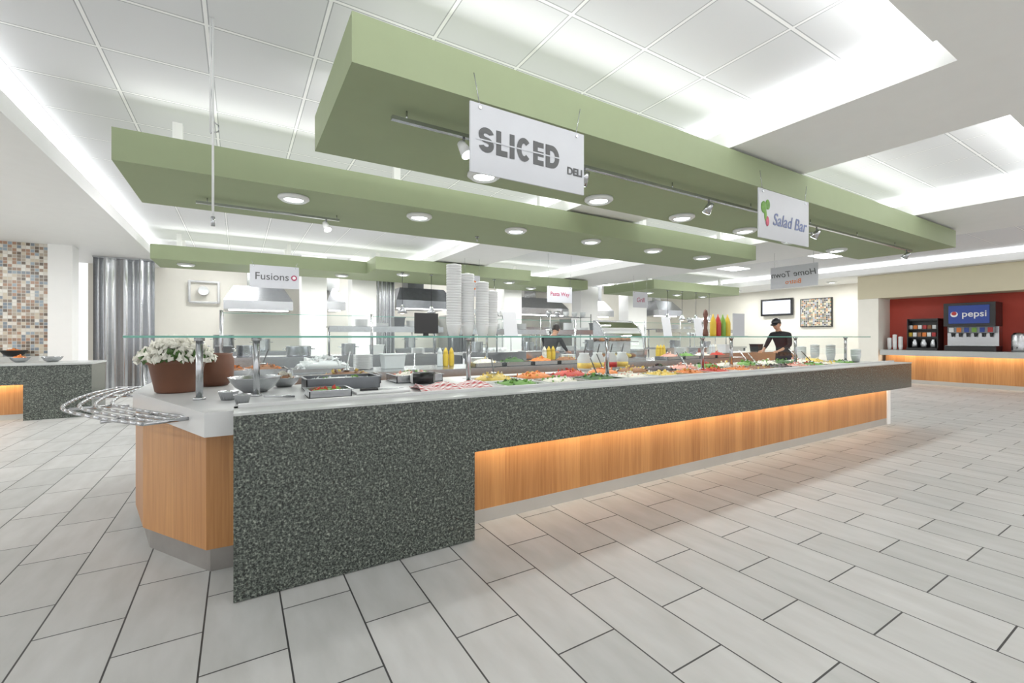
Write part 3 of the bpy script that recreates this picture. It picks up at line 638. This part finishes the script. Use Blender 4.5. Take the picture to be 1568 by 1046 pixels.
text('pepsi',.22,(15.78,3.57,1.86),(R90,0,-R90),WPLAST,o,.002,.002)
b=MB('coffee_station_rack'); b.box(15.9,16.4,4.3,4.95,.9155,.98,BLACK); b.box(16.25,16.4,4.3,4.95,.98,1.78,BLACK); b.box(16.0,16.3,4.3,4.95,1.25,1.29,BLACK); b.box(16.05,16.3,4.3,4.95,1.72,1.78,BLACK)
for y in (4.3,4.93): b.box(15.95,16.3,y,y+.02,.98,1.78,BLACK)
for y in (4.42,4.62,4.82): b.lathe((16.08,y,.98),[(.055,0),(.075,.03),(.07,.14),(.045,.2),(.05,.23),(0,.23)],STEEL,16)
for i in range(6):
    y=4.37+.1*i; b.box(16.05,16.2,y,y+.08,1.29,1.40,[REDP,WPLAST,ORNG,F_BR,WPLAST,YELP][i]); b.box(16.08,16.2,y,y+.08,1.5,1.6,[WPLAST,F_BR,REDP,WPLAST,ORNG,WPLAST][i])
b.box(16.03,16.3,4.32,4.93,1.47,1.5,BLACK)
b.done(.003)
for y,n in ((5.09,9),(5.22,11),(5.34,8)): stack(15.95,y,.9155,.05,n)
b=MB('iced_tea_urn'); b.lathe((16.0,2.85,.9155),[(.12,0),(.13,.05),(.13,.4),(.09,.46),(0,.48)],STEEL,20); b.cyl((15.87,2.85,1.02),(15.82,2.85,1.02),.015,.015,BLACK,8); b.done()
b=MB('juice_dispenser'); b.box(15.85,16.35,2.15,2.6,.9155,1.0,WPLAST); b.box(16.05,16.35,2.15,2.6,1.0,1.6,WPLAST); b.box(15.85,16.35,2.15,2.6,1.4,1.65,WPLAST); b.box(15.84,15.85,2.2,2.55,1.43,1.62,ORNG); b.done(.01)

# ---------------- people ----------------
def person(x,y,rot,shirt,cap,lean=1.0,scale=1.0):
    root=bpy.data.objects.new('kitchen_worker',None); C.objects.link(root)
    L=lean; dz=lambda z:z-.07*max(0,L-1)*(z>1.2)*(z-1.0)*6
    J={'pel':(0,0,.95,.135),'wst':(0,.05*L,1.12,.12),'chs':(0,.14*L,dz(1.33),.135),'nkb':(0,.2*L,dz(1.45),.065),'nk':(0,.235*L,dz(1.52),.05),'hd':(0,.26*L,dz(1.58),.055)}
    E=[('pel','wst'),('wst','chs'),('chs','nkb'),('nkb','nk'),('nk','hd')]
    for s,t in ((-1,'l'),(1,'r')):
        J['sh'+t]=(s*.175,.15*L,dz(1.39),.062); J['el'+t]=(s*.235,.2*L+.04,1.13,.045); J['wr'+t]=(s*.17,.42*L+.05,1.03,.028); J['pm'+t]=(s*.155,.48*L+.05,1.01,.026)
        J['hp'+t]=(s*.095,0,.87,.09); J['kn'+t]=(s*.11,.03,.49,.06); J['an'+t]=(s*.11,-.02,.1,.042); J['to'+t]=(s*.12,.13,.04,.036)
        E+=[('chs','sh'+t),('sh'+t,'el'+t),('el'+t,'wr'+t),('wr'+t,'pm'+t),('pel','hp'+t),('hp'+t,'kn'+t),('kn'+t,'an'+t),('an'+t,'to'+t)]
    ks=list(J); me=bpy.data.meshes.new('body'); me.from_pydata([J[k][:3] for k in ks],[(ks.index(a),ks.index(b)) for a,b in E],[])
    o=bpy.data.objects.new('body_tmp',me); C.objects.link(o)
    md=o.modifiers.new('s','SKIN'); sv=me.skin_vertices[0].data
    for i,k in enumerate(ks):
        r=J[k][3]; sv[i].radius=(r,r); sv[i].use_root=(k=='pel')
    sd=o.modifiers.new('d','SUBSURF'); sd.levels=2; sd.render_levels=2
    bpy.context.view_layer.update()
    m2=bpy.data.meshes.new_from_object(o.evaluated_get(bpy.context.evaluated_depsgraph_get())); bpy.data.objects.remove(o)
    m2.materials.clear()
    for m in (shirt,PANT,SKINM,BLACK): m2.materials.append(m)
    zn=J['nkb'][2]+.025
    for p in m2.polygons:
        p.use_smooth=True; c=p.center
        k=0
        if c.z<.1: k=3
        elif c.z<.93: k=1
        elif c.z>zn: k=2
        elif c.y>.36*L+.05 and abs(c.x)>.1: k=2
        p.material_index=k
    bo=bpy.data.objects.new('body',m2); C.objects.link(bo); bo.parent=root
    b=MB('head'); hc=Vector((0,.29*L,J['hd'][2]+.05)); tl=Matrix.Rotation(-.35*L,3,'X')
    def hf(p):
        q=p.copy()
        if q.z<0: q.x*=1+q.z*.28; q.y*=1+q.z*.12
        return q
    b.sphere(hc,(.076,.097,.118),SKINM,18,14,tl,hf)
    P=lambda x,y,z:hc+tl@Vector((x,y,z))
    b.sphere(P(0,.1,-.015),(.013,.02,.022),SKINM,10,8); b.sphere(P(0,.088,-.055),(.024,.008,.006),LIPS,10,6)
    for s in (-1,1):
        b.sphere(P(s*.03,.086,.012),(.012,.008,.008),WPLAST,8,6); b.sphere(P(s*.03,.094,.012),(.005,.003,.005),BLACK,8,6); b.sphere(P(s*.03,.09,.032),(.016,.006,.004),HAIR,8,6)
        b.sphere(P(s*.077,0,-.005),(.01,.018,.03),SKINM,8,8)
    b.sphere(P(0,-.018,.022),(.083,.095,.108),HAIR,16,10,tl,lambda p:Vector((p.x,min(p.y,.55),max(p.z,-.75))))
    if cap:
        b.sphere(P(0,-.005,.055),(.088,.108,.085),BLACK,18,10,tl,lambda p:Vector((p.x,p.y,max(p.z,-.1))))
        b.sphere(P(0,.11,.05),(.07,.07,.008),BLACK,14,6,tl)
    b.done(parent=root,merge=False)
    for s,t in ((-1,'l'),(1,'r')):
        b=MB('hand_'+t); w=Vector(J['pm'+t][:3]); b.sphere(w+Vector((0,.03,0)),(.04,.05,.016),SKINM,12,8)
        for i,(dx,ln) in enumerate(((-.028,.06),(-.010,.072),(.010,.068),(.027,.052))):
            a=w+Vector((dx,.065,0)); c=a+Vector((dx*.15,ln*.55,-.008)); d=c+Vector((0,ln*.35,-.025)); b.tube([a-Vector((0,.02,0)),a,c,d],.0085,SKINM,8); b.sphere(d,(.0085,.0085,.0085),SKINM,8,6)
        a=w+Vector((-s*.035,.01,0)); b.tube([a,a+Vector((-s*.022,.025,-.005)),a+Vector((-s*.024,.055,-.015))],.010,SKINM,8); b.done(parent=root,merge=False)
    root.location=(x,y,0); root.rotation_euler=(0,0,rot); root.scale=(scale,)*3
person(9.95,5.15,math.radians(95),SHIRTB,True,1.25,.98)
person(5.3,7.3,math.radians(-60),SHIRTB,False,1.5,.95)

for x,y,z in ((3.0,5.9,2.753),(-2.6,6.5,3.058),(6.9,3.2,2.753)):
    b=MB('fire_sprinkler'); b.cyl((x,y,z),(x,y,z-.01),.03,.03,STEEL,14); b.cyl((x,y,z-.01),(x,y,z-.06),.008,.008,STEEL,8); b.cyl((x,y,z-.06),(x,y,z-.065),.02,.02,STEEL,12); b.done()

# ---------------- world & camera ----------------
w=bpy.data.worlds.new('world'); S.world=w; w.use_nodes=True; bg=w.node_tree.nodes['Background']; bg.inputs[0].default_value=(.98,.99,1,1); bg.inputs[1].default_value=1.1
cd=bpy.data.cameras.new('camera'); cam=bpy.data.objects.new('camera',cd); C.objects.link(cam); S.camera=cam
cam.location=(0,0,1.28); cam.rotation_euler=(math.pi/2,0,math.radians(-31.4)); cd.lens=15.77; cd.sensor_width=36; cd.shift_y=-.0045; cd.clip_start=.05
S.view_settings.view_transform='Standard'; S.view_settings.look='None'; S.view_settings.exposure=0.3; S.view_settings.gamma=1.08
